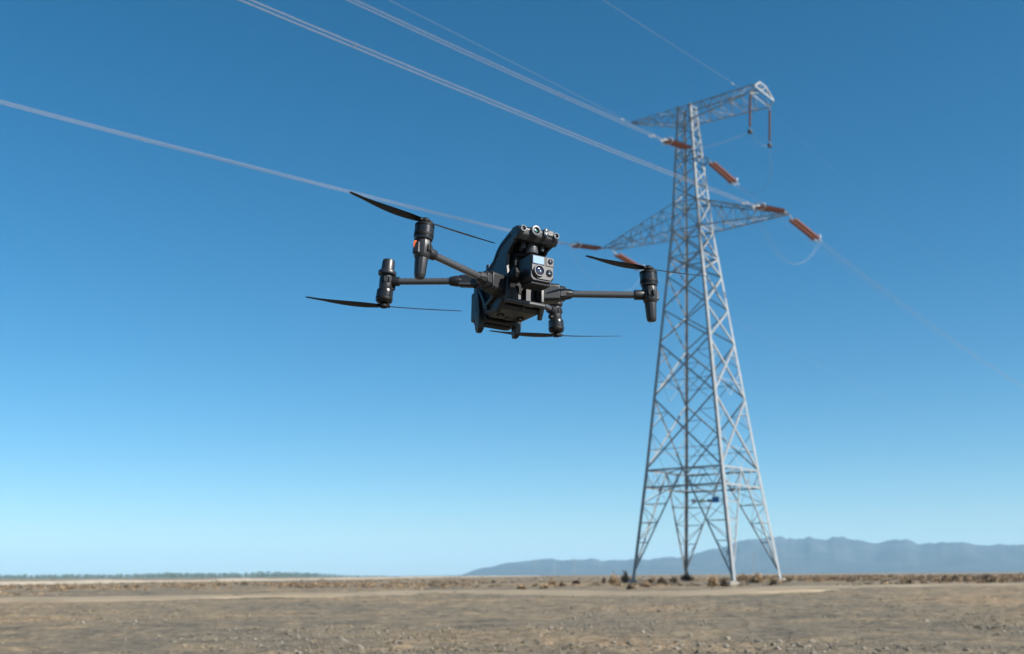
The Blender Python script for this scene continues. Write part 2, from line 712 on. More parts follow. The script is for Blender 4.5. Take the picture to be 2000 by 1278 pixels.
wb, wt = wid(36.36), wid(39.4)
arm('cross_arm', [cn(-wb, -wb, 36.36), cn(-wb, wb, 36.36), cn(-wt, -wt, 39.4), cn(-wt, wt, 39.4)],
    [cn(-11.0, -.22, 36.42), cn(-10.3, .9, 36.42), cn(-11.0, -.2, 36.62), cn(-10.6, .4, 36.62)], 7, .14, .07, 'long lower cross arm tapering to the left')
arm('cross_arm', [cn(wb, -wb, 36.36), cn(wb, wb, 36.36), cn(wt, -wt, 39.4), cn(wt, wt, 39.4)],
    [cn(10.65, -.22, 36.15), cn(10.65, .22, 36.15), cn(10.65, -.2, 36.35), cn(10.65, .2, 36.35)], 7, .14, .07, 'long lower cross arm tapering to the right')
wb, wt = wid(48.5), wid(50.26)
arm('cross_arm', [cn(-wb, -wb, 48.5), cn(-wb, wb, 48.5), cn(-wt, -wt, 50.26), cn(-wt, wt, 50.26)],
    [cn(-6.9, -.15, 50.28), cn(-6.9, .15, 50.28), cn(-6.9, -.13, 50.46), cn(-6.9, .13, 50.46)], 5, .12, .06, 'short upper cross arm ending in a point')
ua = arm('cross_arm', [cn(wb, -wb, 48.5), cn(wb, wb, 48.5), cn(wt, -wt, 50.26), cn(wt, wt, 50.26)],
         [cn(8.4, -2.35, 48.95), cn(8.4, 2.35, 48.95), cn(8.85, -.75, 50.55), cn(8.85, .75, 50.55)], 6, .12, .06, 'upper cross arm flaring to a wide end frame')
E0, E1, E2, E3 = cn(8.4, -2.35, 48.95), cn(8.4, 2.35, 48.95), cn(8.85, -.75, 50.55), cn(8.85, .75, 50.55)
E4, E5 = cn(8.95, -2.3, 49.55), cn(8.95, 2.3, 49.55)
for p, q, s in ((E0, E1, .12), (E2, E3, .16), (E4, E5, .2), (E4, E2, .2), (E5, E3, .2), (E0, E4, .12), (E1, E5, .12), (E4.lerp(E5, .33), E2, .1), (E4.lerp(E5, .66), E3, .1), (E4.lerp(E5, .33), E3, .1), (E4.lerp(E5, .5), E0, .1), (E4.lerp(E5, .5), E1, .1)):
    part(MB().angle(p, q, s, AX), 'end_frame', ua)
# brackets that carry the middle phase
for p, q in ((corner(1, 44.9), cn(1.2, -1.5, 44.9)), (corner(2, 44.9), cn(1.69, 1.2, 44.45)), (corner(2, 43.9), cn(1.69, 1.2, 44.45))):
    part(MB().angle(p, q, .14, V((0, 0, 1))), 'bracket')

# plates fixed to the tower
plates = [(1.35, .52, .30, (.62, .42, .42), 'pale red warning plate'), (2.28, .50, .26, (.55, .50, .22), 'yellow phase plate'), (2.95, .45, .22, (.05, .08, .09), 'dark plate beside the blue one'), (3.62, .72, .52, (.03, .17, .45), 'blue number plate')]
for i, (a, w_, h_, c_, lb) in enumerate(plates):
    g = MB()
    rot = Matrix((AX, BX, V((0, 0, 1)))).transposed()
    zc = 8.04 + (.06 if i == 3 else 0)
    g.box(TL(a, -wid(8) - .16, zc), (w_, .02, h_), rot)
    o = part(g, 'number_plate', m=mat('plate_paint_%d' % i, c_, .5))
    o['label'] = lb

# ------------------------------------------------------------------ insulators
terracotta = mat('brown_insulator', (.33, .13, .08), .42, noise_scale=3, var=.12)
rod_brown = mat('grey_brown_insulator', (.22, .12, .10), .5)
hard = mat('bright_fittings', (.62, .63, .64), .45, metal=.35)
darkm = mat('dark_weight', (.04, .045, .05), .6)


def tension_set(name, p_att, p0, p1, label):
    """double string of discs between p0 (tower end) and p1 (wire end)"""
    e = empty(name, p_att)
    tag(e, label, 'insulator', 'tension insulator sets of the tower')
    inv = Matrix.Translation(-V(p_att))

    def ad(mb, nm, m):
        o = mb.build(nm, m, e)
        o.matrix_parent_inverse = inv
        return o
    d = (p1 - p0).normalized()
    sd_ = d.cross(V((0, 0, 1))).normalized()
    n = 24
    Ls = (p1 - p0).length
    for s in (-1, 1):
        o0 = p0 + sd_ * .25 * s
        prof = [(.02, 0)]
        for i in range(n):
            h = Ls * (i + .1) / n
            st = Ls / n
            prof += [(.05, h), (.06, h + st * .1), (.19, h + st * .36), (.195, h + st * .46), (.05, h + st * .58)]
        prof += [(.02, Ls)]
        ad(MB().lathe(prof, o0, d, 14), 'disc_string', terracotta)
    rot = Matrix((sd_, d, sd_.cross(d))).transposed()
    ad(MB().box(p0 - d * .06, (.8, .14, .03), rot), 'yoke_plate', hard)
    ad(MB().box(p1 + d * .08, (.8, .16, .03), rot), 'yoke_plate', hard)
    q = p0 - d * .12
    ad(MB().tube(V(p_att), q, .05, n=8), 'link', hard)
    # racetrack grading ring at the wire end
    pts = []
    c = p1 - d * .22
    ww, hh = .62, .34
    upv = sd_.cross(d)
    for i in range(25):
        t = 2 * math.pi * i / 24
        pts.append(c + sd_ * (ww * math.copysign(abs(math.cos(t)) ** .6, math.cos(t))) + upv * (hh * math.copysign(abs(math.sin(t)) ** .6, math.sin(t))))
    ad(MB().path(pts, .04, 6), 'grading_ring', hard)
    for s in (-1, 1):
        ad(MB().beam(p1 + d * .1 + sd_ * .2 * s, p1 + d * .95 + sd_ * .2 * s, .09, .09), 'wire_clamp', hard)
    return p1 + d * .95


zz_ = V((0, 0, 1))
sets = {
    'L-': (TL(-11.0, -.22, 36.45), TL(-11.04, -.95, 36.38), TL(-11.06, -5.7, 35.62), 'insulator set on the left arm tip pointing left towards the camera side'),
    'L+': (TL(-10.5, 1.0, 36.42), TL(-10.7, 2.4, 36.35), TL(-10.85, 7.6, 35.95), 'insulator set on the left arm tip slanting down behind the drone motor'),
    'M-': (TL(1.2, -1.5, 44.9), TL(1.12, -2.2, 44.78), TL(1.1, -7.0, 44.05), 'insulator set crossing the tower body below the upper arm'),
    'M+': (TL(1.69, 1.2, 44.45), TL(1.69, 1.85, 44.2), TL(1.69, 6.95, 43.55), 'insulator set slanting down right from the middle of the tower body'),
    'R-': (TL(10.6, -.25, 36.25), TL(10.6, -1.5, 36.08), TL(10.6, -7.0, 35.1), 'insulator set lying along the right lower cross arm'),
    'R+': (TL(10.65, .3, 36.2), TL(10.62, 1.1, 35.85), TL(10.6, 7.1, 35.35), 'insulator set hanging out right beyond the right lower arm tip'),
}
ends = {}
for k_, (pa, p0_, p1_, lb_) in sets.items():
    ends[k_] = tension_set('tension_insulator', pa, p0_, p1_, lb_)

susp = []
for a_, b_, lb_ in ((8.4, -2.35, 'left of the two hanging rod insulators under the upper arm end'), (8.4, 2.35, 'right of the two hanging rod insulators under the upper arm end')):
    top = TL(a_, b_, 48.9)
    bot = TL(a_, b_ - .6, 44.75)
    e = tag(empty('suspension_insulator', top), lb_, 'insulator', 'hanging insulators of the upper arm')
    inv = Matrix.Translation(-top)
    d = (bot - top).normalized()
    Ls = (bot - top).length
    prof = [(.03, 0), (.03, .3)]
    n = 30
    for i in range(n):
        h = .3 + (Ls - .6) * i / n
        st = (Ls - .6) / n
        prof += [(.05, h), (.125, h + st * .4), (.125, h + st * .55), (.05, h + st * .8)]
    prof += [(.03, Ls - .3), (.03, Ls)]
    for mb, nm, m in ((MB().lathe(prof, top, d, 12), 'rod', rod_brown), (MB().lathe([(.1, 0), (.24, .05), (.26, .25), (.2, .38), (.05, .42)], bot - zz_ * .05, -zz_, 12), 'weight', darkm)):
        o = mb.build(nm, m, e)
        o.matrix_parent_inverse = inv
    susp.append(bot - zz_ * .3)

# ------------------------------------------------------------------ wires
alu = mat('weathered_aluminium', (.32, .32, .34), .55, metal=.2)


def span(name, p0, d_h, mslope, k, length, label, twin=.40, r=.025, group='conductor bundles of the power line', n=90, damp=True):
    e = empty(name, p0)
    tag(e, label, 'wire', group)
    inv = Matrix.Translation(-p0)
    d = d_h.normalized()
    sd_ = d.cross(zz_).normalized()
    offs = (-twin / 2, twin / 2) if twin else (0,)

    def C(s, o_):
        return p0 + d * s + zz_ * (mslope * s + k * s * s) + sd_ * (o_ * min(1, .5 + s / 3))
    for o_ in offs:
        w_ = MB().path([C(length * (i / n) ** 1.15, o_) for i in range(n + 1)], r, 6).build('strand', alu, e)
        w_.matrix_parent_inverse = inv
        if damp:
            for s in (1.9,):
                g = MB()
                c = C(s, o_) - zz_ * .11
                t_ = (C(s + .1, o_) - C(s - .1, o_)).normalized()
                g.tube(c - t_ * .24, c + t_ * .24, .016, n=6)
                g.lathe([(.03, 0), (.055, .03), (.055, .14), (.03, .16)], c - t_ * .30, t_, 8)
                g.lathe([(.03, 0), (.055, .03), (.055, .14), (.03, .16)], c + t_ * .14, t_, 8)
                g.box(c + zz_ * .06, (.05, .05, .14))
                o = g.build('damper', hard, e)
                o.matrix_parent_inverse = inv
    if twin:
        for s in (18, 52, 88):
            if s < length:
                g = MB().beam(C(s, offs[0]), C(s, offs[1]), .05, .03)
                o = g.build('spacer', hard, e)
                o.matrix_parent_inverse = inv
    return e


K = .000217
near = -V((math.sin(YAW + .0098), math.cos(YAW + .0098), 0))
span('power_line', ends['L-'], near, -.1012, K, 165, 'twin conductor from the left arm tip crossing the whole left sky')
span('power_line', ends['M-'], near, -.0883, K, 165, 'twin conductor rising to upper left from the middle of the tower')
span('power_line', ends['R-'], near, -.0941, K, 165, 'twin conductor passing behind the tower body to the right arm tip')
span('power_line', ends['R+'], BX, -.075, .0003, 260, 'faint conductor running down right from the right arm tip', r=.015, damp=False)
span('power_line', ends['M+'], BX, -.085, .0003, 260, 'faint conductor running down right from the middle insulators', r=.0045, damp=False)
span('power_line', ends['L+'], BX, -.085, .0003, 260, 'faint conductor running off behind the tower from the left arm', r=.0045, damp=False)
span('ground_wire', TL(-6.9, -.1, 50.35), -V((math.sin(YAW - .0108), math.cos(YAW - .0108), 0)), -.0578, -.0001324, 165, 'thin shield wire from the pointed upper arm tip', twin=0, r=.012, group='shield wires')
span('ground_wire', TL(6.68, -.78, 50.5), -V((math.sin(YAW - .0057), math.cos(YAW - .0057), 0)), -.0741, .00024, 165, 'thin shield wire arriving at the top of the flared upper arm', twin=0, r=.012, group='shield wires')
span('ground_wire', TL(6.9, .75, 50.5), BX, -.08, .0003, 260, 'hair thin shield wire leaving behind the flared upper arm', twin=0, r=.0035, group='shield wires', damp=False)


def jumper(pts, label, r=.009):
    e = tag(empty('jumper_cable', pts[0]), label, 'cable', 'jumper cables of the tower')
    inv = Matrix.Translation(-pts[0])
    sd_ = AX if abs((pts[-1] - pts[0]).normalized().dot(AX)) < .7 else BX
    for s in (-.16, .16):
        o = MB().path([p + sd_ * s for p in catmull(pts, 12)], r, 6).build('strand', alu, e)
        o.matrix_parent_inverse = inv


jumper([ends['R-'] - zz_ * .1, TL(10.6, -6.4, 33.2), TL(10.6, -3.6, 31.6), TL(10.6, 0, 31.1), TL(10.6, 3.2, 31.9), TL(10.6, 6.2, 33.6), ends['R+'] - zz_ * .1], 'white jumper loop sagging beneath the right arm tip')
jumper([ends['L-'] - zz_ * .1, TL(-11, -5.2, 33.8), TL(-11, -2.5, 32.2), TL(-11, 1.2, 31.8), TL(-11, 4.6, 32.6), TL(-11, 7.4, 34.2), ends['L+'] - zz_ * .1], 'jumper loop sagging beneath the left arm tip', r=.007)
jumper([ends['M-'] - zz_ * .1, TL(2.6, -7.6, 42.6), TL(5.4, -5.6, 42.9), susp[0]], 'jumper cable swinging from the middle insulators to the left hanging rod', r=.008)
jumper([susp[0], TL(8.4, -.6, 43.9), susp[1]], 'short jumper cable slung between the two hanging rods', r=.008)
jumper([susp[1], TL(7.6, 3.4, 42.0), TL(5.0, 6.2, 41.4), TL(2.6, 7.4, 42.4), ends['M+'] - zz_ * .1], 'jumper cable looping from the right hanging rod down to the far insulators', r=.008)


# ------------------------------------------------------------------ scrub
def shrub_geo(c, rx, rz, n, rnd, tw=.05, vs=None, fs=None):
    """dome of thin crooked twigs"""
    vs = [] if vs is None else vs
    fs = [] if fs is None else fs
    for _ in range(n):
        a = rnd.uniform(0, 2 * math.pi)
        e = math.asin(rnd.uniform(.02, 1) ** .8)
        L = rnd.uniform(.55, 1.0)
        L *= .78 + .55 * noise.noise((math.cos(a) * 1.6 + c[0], math.sin(a) * 1.6 + c[1], e * 1.5 + rx * 9))
        d = V((math.cos(a) * math.cos(e) * rx, math.sin(a) * math.cos(e) * rx, math.sin(e) * rz)) * L
        s0 = rnd.uniform(.0, .75)
        p = V(c) + d * s0 + V((rnd.uniform(-.1, .1) * rx, rnd.uniform(-.1, .1) * rx, 0))
        q = V(c) + d + V((rnd.uniform(-.16, .16) * rx, rnd.uniform(-.16, .16) * rx, rnd.uniform(-.12, .12) * rz))
        if q.z < c[2]:
            q.z = c[2] + .02
        s = d.cross(V((rnd.uniform(-1, 1), rnd.uniform(-1, 1), rnd.uniform(-1, 1))))
        if s.length < 1e-5:
            continue
        s = s.normalized() * tw * rx * rnd.uniform(.5, 1.2)
        mid_ = p.lerp(q, .55) + V((rnd.uniform(-.07, .07) * rx, rnd.uniform(-.07, .07) * rx, .05 * rz))
        i = len(vs)
        vs += [tuple(p), tuple(mid_ + s), tuple(mid_ - s), tuple(q)]
        fs += [(i, i + 1, i + 2), (i + 1, i + 3, i + 2)]
    return vs, fs


scrub_mats = [mat('dry_shrub_tan', (.42, .305, .185), .9, spec=.1, island=.45), mat('dry_shrub_dark', (.14, .105, .07), .9, spec=.1, island=.4), mat('dry_shrub_brown', (.27, .195, .125), .9, spec=.1, island=.45)]
shrubs = [  # x, y of the base in the photograph, width in px, height in px, kind, label
    (1199, 1143, 24, 27, 0, 'round golden tumbleweed left of the leftmost tower foot'),
    (1222, 1139, 22, 26, 2, 'brown shrub just behind the leftmost tower foot'),
    (1231, 1152, 22, 14, 1, 'low dark shrub at the leftmost tower foot'),
    (1263, 1148, 26, 14, 0, 'low tan shrub right of the leftmost tower foot'),
    (1272, 1139, 18, 14, 2, 'small brown shrub behind the low tan one beneath the tower'),
    (1293, 1140, 22, 15, 2, 'brown shrub midway between leftmost and rear tower feet'),
    (1316, 1138, 22, 15, 1, 'dark shrub left of the rear tower foot'),
    (1341, 1135, 28, 20, 1, 'dark brown shrub at the foot of the rear tower leg'),
    (1393, 1147, 26, 28, 0, 'round golden tumbleweed between the rear and nearest tower feet'),
    (1415, 1147, 22, 24, 1, 'dark shrub leaning on the nearest tower foot'),
    (1452, 1134, 26, 16, 0, 'tan shrub behind the nearest tower foot'),
    (1479, 1139, 32, 24, 0, 'large tan shrub between the nearest and rightmost tower feet'),
    (1511, 1144, 20, 15, 1, 'small dark shrub left of the rightmost tower foot'),
    (1020, 1152, 26, 14, 0, 'low tan shrub farthest left of those before the hills'),
    (1064, 1151, 24, 13, 0, 'low tan shrub second from left of those before the hills'),
    (1079, 1144, 22, 14, 2, 'brown shrub third from left of those before the hills'),
    (1098, 1146, 18, 13, 2, 'brown shrub fourth from left of those before the hills'),
    (1126, 1141, 20, 11, 1, 'dark low shrub left of the golden tumbleweeds'),
    (1179, 1140, 10, 17, 1, 'thin upright dark shrub left of the golden tumbleweed'),
]
for i, (px, py, wp, hp, kd, lb) in enumerate(shrubs):
    p = at(px, py)
    D = (p - CAM).dot(fwd)
    rnd = random.Random(50 + i)
    vs, fs = shrub_geo((0, 0, -.03), wp / 2 * D / FPX * 1.3, hp * D / FPX * 1.05, 520, rnd, .05)
    o = raw_mesh('dry_shrub', vs, fs, scrub_mats[kd])
    o.location = p
    tag(o, lb, 'shrub', 'dry shrubs around the tower')

# scrub that nobody could count, in one mass per colour
rnd = random.Random(3)
masses = [([], []), ([], []), ([], [])]


def sow(n, xr, yr, kinds, size, tws=26, cond=None):
    k = 0
    while k < n:
        d = yr[0] * (yr[1] / yr[0]) ** rnd.random()
        az = rnd.uniform(*xr)
        x, y = d * math.sin(az), d * math.cos(az)
        k += 1
        if cond and not cond(x, y, d):
            continue
        if noise.noise((x / 14, y / 14, 1.3)) < rnd.uniform(-.35, .25):
            continue
        kd = rnd.choice(kinds)
        s = size * rnd.uniform(.5, 1.35)
        shrub_geo((x, y, ground_z(x, y) - .02), s, s * rnd.uniform(.45, .85), tws, rnd, .09, *masses[kd])


def beyond_track(x, y, d):
    # keep the track itself and the ground before it bare
    best = min(tp, key=lambda q: abs(math.atan2(q.x, q.y) - math.atan2(x, y)))
    return d > math.hypot(best.x, best.y) + 5


def off_tower(x, y, d):
    return beyond_track(x, y, d) and (V((x, y, 0)) - TO).length > 4


sow(3000, (R(-32), R(-2)), (72, 230), (0, 2, 2, 1), .42, 26, beyond_track)
sow(1100, (R(-4), R(16)), (84, 300), (0, 2, 1), .40, 24, off_tower)
sow(1300, (R(5), R(17)), (92, 150), (0, 2, 2, 1), .36, 26, off_tower)
sow(4200, (R(11), R(36)), (100, 380), (0, 2, 1, 2), .70, 26, off_tower)
sow(900, (R(-36), R(36)), (230, 900), (1, 2), .8, 14)
names = ['tan dry scrub covering the plain beyond the track', 'dark scrub along the foot of the horizon', 'brown dry scrub covering the plain beyond the track']
for (vs, fs), m, lb in zip(masses, scrub_mats, names):
    tag(raw_mesh('scrub', vs, fs, m), lb, 'scrub', kind='stuff')

# stones and gravel
stone_m = mat('stones', (.20, .18, .145), .95, spec=.1, noise_scale=14, var=.3, island=.45)
import bmesh
bm = bmesh.new()
bmesh.ops.create_icosphere(bm, subdivisions=1, radius=1)
ico_v = [v.co.copy() for v in bm.verts]
ico_f = [tuple(v.index for v in f.verts) for f in bm.faces]
bm.free()
vs, fs = [], []
rnd = random.Random(11)
cnt = 0
while cnt < 70000:
    d = 13 * (60 / 13) ** (rnd.random() ** 1.6)
    az = rnd.uniform(R(-33), R(33))
    x, y = d * math.sin(az), d * math.cos(az)
    dens = noise.noise((x / 5.5, y / 8, 4.4)) + .35 * noise.noise((x / 1.6, y / 2.2, 8.4))
    cnt += 1
    if dens < rnd.uniform(-.10, .45):
        continue
    s = .0085 * (1 / max(.012, rnd.random())) ** .48
    s = min(s, .06)
    sx, sy, sz = s * rnd.uniform(.7, 1.3), s * rnd.uniform(.7, 1.3), s * rnd.uniform(.45, .85)
    rz = rnd.uniform(0, 6.28)
    c_, s_ = math.cos(rz), math.sin(rz)
    z = ground_z(x, y) + relief(x, y, d) + sz * .25
    n = len(vs)
    for v in ico_v:
        j = 1 + rnd.uniform(-.22, .22)
        a, b = v.x * sx * j, v.y * sy * j
        vs.append((x + a * c_ - b * s_, y + a * s_ + b * c_, z + v.z * sz * j))
    fs += [tuple(n + i for i in f) for f in ico_f]
tag(raw_mesh('gravel', vs, fs, stone_m), 'loose stones strewn over the foreground', 'stones', kind='stuff')

# sparse dry tufts in the foreground
vs, fs = [], []
for _ in range(4200):
    d = 14 * (60 / 14) ** rnd.random()
    az = rnd.uniform(R(-33), R(33))
    x, y = d * math.sin(az), d * math.cos(az)
    if noise.noise((x / 9, y / 9, 14.4)) < rnd.uniform(-.1, .4):
        continue
    s = rnd.uniform(.06, .16)
    shrub_geo((x, y, ground_z(x, y) + relief(x, y, d) - .01), s, s * .8, 14, rnd, .10, vs, fs)
tag(raw_mesh('dry_grass', vs, fs, mat('dry_grass', (.27, .22, .15), .95, spec=.1, island=.4)), 'sparse dry tufts in the foreground gravel', 'grass', kind='stuff')

# far tree belt on the left
vs, fs = [], []
for i in range(2300):
    tx = rnd.uniform(-260, 760)
    az = math.atan((tx - 1000) / FPX)
    d = rnd.uniform(2700, 3500)
    x, y = d * math.sin(az), d * math.cos(az)
    h = rnd.uniform(6, 15.0) * (.85 + .5 * noise.noise((x / 160, 0, 0))) * (1 - .75 * sstep(520, 760, tx)) * (.8 + .2 * sstep(250, 340, tx))
    for k in range(26):
        t = rnd.uniform(.02, 1)
        wr = h * .42 * (1 - .6 * t)
        c = V((x + rnd.uniform(-wr, wr) * 1.5, y + rnd.uniform(-wr, wr), .3 + h * t))
        s = h * .11 * rnd.uniform(.6, 1.3)
        n = len(vs)
        vs += [tuple(c + V((rnd.uniform(-s, s), rnd.uniform(-s, s), rnd.uniform(-s, s) * 1.4))) for _ in range(4)]
        fs += [(n, n + 1, n + 2), (n, n + 2, n + 3), (n + 1, n + 3, n + 2)]
tag(raw_mesh('tree_belt', vs, fs, mat('far_leaves', (.12, .15, .09), .9, spec=.1, island=.35)), 'far grey-green belt of trees along the left horizon', 'trees', kind='stuff')


# far pylons in the haze
def far_pylon(px, d, H, label):
    az = math.atan((px - 1000) / FPX)
    b = V((d * math.sin(az), d * math.cos(az), .4))
    e = tag(empty('far_pylon', b), label, 'pylon', 'far pylons in the haze')
    inv = Matrix.Translation(-b)

    def hw(z):
        return 4.2 + (.9 - 4.2) * z / (H * .75) if z < H * .75 else .9
    legs, lat, arms = MB(), MB(), MB()
    for k in range(4):
        a, c = CN[k]
        a2, c2 = CN[(k + 1) % 4]
        zs_ = [0, H * .25, H * .45, H * .6, H * .75, H * .88, H]
        for z0, z1 in zip(zs_, zs_[1:]):
            P = lambda q, z: b + V((q[0] * hw(z), q[1] * hw(z), z))
            legs.beam(P(CN[k], z0), P(CN[k], z1), .35, .35, upv=(0, 1, .01))
            lat.beam(P(CN[k], z0), P(CN[(k + 1) % 4], z1), .2, .2, upv=(.1, 1, .01))
            lat.beam(P(CN[(k + 1) % 4], z0), P(CN[k], z1), .2, .2, upv=(.1, 1, .01))
    for z, w_ in ((H * .72, 9.5), (H * .97, 7)):
        for s in (-1, 1):
            arms.beam(b + V((s * .9, 0, z + 2.2)), b + V((s * w_, 0, z)), .25, .25, upv=(0, 1, 0))
            arms.beam(b + V((s * .9, 0, z)), b + V((s * w_, 0, z)), .25, .25, upv=(0, 1, 0))
    for mb, nm in ((legs, 'frame'), (lat, 'lattice'), (arms, 'cross_arm')):
        o = mb.build(nm, steel, e, smooth=0)
        o.matrix_parent_inverse = inv


far_pylon(1042, 3000, 42, 'faint far pylon leftmost against the low hills')
far_pylon(1078, 3500, 36, 'faint far pylon second from left against the low hills')
far_pylon(1115, 2600, 38, 'faint far pylon third from left against the low hills')
far_pylon(1461, 2400, 46, 'faint far pylon seen through the right tower legs')

# ------------------------------------------------------------------ air
hz = MB().box((0, 3000, 148), (26000, 26000, 306))
hm = bpy.data.materials.new('thin_haze')
hm.use_nodes = True
t = hm.node_tree
t.nodes.clear()
o_ = t.nodes.new('ShaderNodeOutputMaterial')
pv = t.nodes.new('ShaderNodeVolumePrincipled')
pv.inputs['Color'].default_value = (.43, .75, 1.0, 1)
pv.inputs['Density'].default_value = .000075
pv.inputs['Anisotropy'].default_value = 0.0
t.links.new(pv.outputs[0], o_.inputs['Volume'])
haze = hz.build('haze', hm, smooth=0)
tag(haze, 'thin blue distance haze over the plain', 'haze', kind='stuff')


# ------------------------------------------------------------------ the drone
def plastic(name, c, rough, spec=.5, metal=0.0, bump=.035, sc_=900):
    return mat(name, c, rough, metal=metal, spec=spec, noise_scale=sc_, var=.10, bump=bump)


def carbon():
    m = bpy.data.materials.new('carbon_weave')
    m.use_nodes = True
    t = m.node_tree
    b = t.nodes['Principled BSDF']
    b.inputs['Roughness'].default_value = .30
    b.inputs['Coat Weight'].default_value = .6
    b.inputs['Coat Roughness'].default_value = .18
    tc = t.nodes.new('ShaderNodeTexCoord')
    ck = t.nodes.new('ShaderNodeTexChecker')
    ck.inputs['Scale'].default_value = 420
    ck.inputs['Color1'].default_value = (.075, .078, .082, 1)
    ck.inputs['Color2'].default_value = (.028, .03, .033, 1)
    t.links.new(tc.outputs['Object'], ck.inputs[0])
    t.links.new(ck.outputs[0], b.inputs['Base Color'])
    return m


body_m = plastic('graphite_plastic', (.021, .0222, .025), .40)
light_m = plastic('grey_plastic', (.056, .060, .065), .42)
black_m = plastic('black_plastic', (.008, .0085, .0095), .6, spec=.2)
dark_m = plastic('dark_plastic', (.015, .016, .018), .42)
motor_m = plastic('motor_alloy', (.060, .062, .066), .27, metal=.75)
carbon_m = carbon()
ring_m = plastic('grey_ring', (.15, .155, .165), .38, metal=.3)
glass_m = mat('lens_glass', (.006, .006, .012), .04, spec=.9, coat=1.0)
violet_m = mat('coated_lens', (.022, .018, .045), .05, spec=.9, coat=1.0)
green_m = mat('painted_glint_green', (.05, .42, .22), .15, spec=.8)  # green highlight painted as small discs on the lenses
window_m = mat('range_window', (.33, .47, .72), .12, spec=.8, coat=.6)  # light blue base colour paints the reflected sky
orange_m = mat('orange_lamp', (.55, .085, .012), .3, emit=(1, .18, .02), estr=.35)
blade_m = plastic('blade_composite', (.016, .017, .019), .42)
glint_m = mat('painted_glint_pale', (.30, .30, .31), .35, metal=.8)  # pale highlights painted as tiny discs on sensors and lens

drone = empty('camera_drone', (-0.01294, 2.71328, 1.96110))
drone.rotation_mode = 'XYZ'
drone.rotation_euler = (R(-2.0232), R(2.6310), R(29.9266))
tag(drone, 'dark grey quadcopter drone with nose camera hovering before the tower', 'drone')


def dp(mb, name, m, bevel=.0012, parent=None, seg=2, smooth=40):
    return mb.build(name, m, parent or drone, bevel=bevel, seg=seg, smooth=smooth)


# hood and flanks -----------------------------------------------------------
side = [(-.147, .078), (-.149, .094), (-.138, .103), (-.112, .1035), (-.09, .097), (-.058, .085), (-.037, .070), (-.022, .051), (.0, .040), (.03, .034),
        (.070, .030), (.078, .012), (.076, -.060), (.062, -.078), (.0, -.082), (-.05, -.080), (-.086, -.072), (-.0975, -.062), (-.0965, -.015), (-.089, .017),
        (-.093, .047), (-.115, .064), (-.135, .069)]
shell = MB()
for s in (-1, 1):
    shell.prism(side, s * .043, s * .0525, 0)
shell_o = dp(shell, 'hood_shell', body_m, .0022, seg=3)
top = [(-.149, .094), (-.138, .1045), (-.112, .1055), (-.088, .0985), (-.056, .0865), (-.035, .0715), (-.020, .0525), (.001, .0415), (.03, .0355), (.072, .0315)]
rings = []
for i, (y, z) in enumerate(top):
    a, b = top[max(i - 1, 0)], top[min(i + 1, len(top) - 1)]
    d = V((0, b[0] - a[0], b[1] - a[1])).normalized()
    n_ = V((0, -d.z, d.y))
    if n_.z < 0 and i > 0:
        n_ = -n_
    if n_.z < 0:
        n_ = V((0, -.7, .7))
    ring = []
    for x, o_ in ((-.0545, -.014), (-.051, -.004), (-.040, .001), (.040, .001), (.051, -.004), (.0545, -.014), (.046, -.014), (.038, -.008), (-.038, -.008), (-.046, -.014)):
        p = V((x, y, z)) + n_ * o_
        ring.append(p)
    rings.append(ring)
dp(MB().loft(rings), 'hood_top', body_m, 0, smooth=50)
core = [(-.048, -.076), (.066, -.076), (.066, .028), (.0, .034), (-.028, .050), (-.045, .066), (-.062, .078), (-.10, .092), (-.135, .094), (-.135, .084), (-.10, .080), (-.066, .058), (-.052, .034)]
dp(MB().prism(core, -.0445, .0445, 0), 'body_core', black_m, .001)  # black colour paints the cavity's shade
# nose head with its sensors
hd = MB()
hp = [(-.150, .080), (-.151, .096), (-.140, .105), (-.115, .106), (-.108, .090), (-.118, .070), (-.140, .068)]
rr = []
for x, k in ((-.0575, .80), (-.054, .95), (-.040, 1.0), (.040, 1.0), (.054, .95), (.0575, .80)):
    cy, cz = -.128, .087
    rr.append([(x, cy + (y - cy) * k - .007, cz + (z - cz) * k) for y, z in hp])
hd.loft(rr)
head_o = dp(hd, 'sensor_head', body_m, .003, seg=3)
FY = -.1575


def lens_at(x, z, r, y=FY, ring=.0035, depth=.006, m=glass_m, parent=None, rm=ring_m, name='lens', ringname='lens_ring'):
    ro = MB().lathe([(r * .80, 0), (r * .80, depth), (r + ring * .6, depth + .0005), (r + ring, depth - .001), (r + ring, -.004), (r * .5, -.004)], (x, y, z), (0, -1, 0), 32)
    # open ring: outer wall, front lip, inner bore
    ro = MB()
    prof = [(r + ring, -.004), (r + ring, depth - .001), (r + ring * .7, depth), (r + .0004, depth), (r, depth - .0008), (r * .97, .001)]
    ax = V((0, -1, 0))
    u, q = V((1, 0, 0)), V((0, 0, 1))
    ro.loft([[V((x, y, z)) + ax * h + (u * math.cos(6.28319 * i / 32) + q * math.sin(6.28319 * i / 32)) * rd for i in range(32)] for rd, h in prof], cap=False)
    o = dp(ro, ringname, rm, 0, parent)
    dome = [(r * 1.0, .0005)] + [(r * .98 * math.cos(t * math.pi / 2 / 6), .001 + r * .30 * math.sin(t * math.pi / 2 / 6)) for t in range(7)]
    dp(MB().lathe(dome, (x, y, z), (0, -1, 0), 28), name, m, 0, parent)
    return o


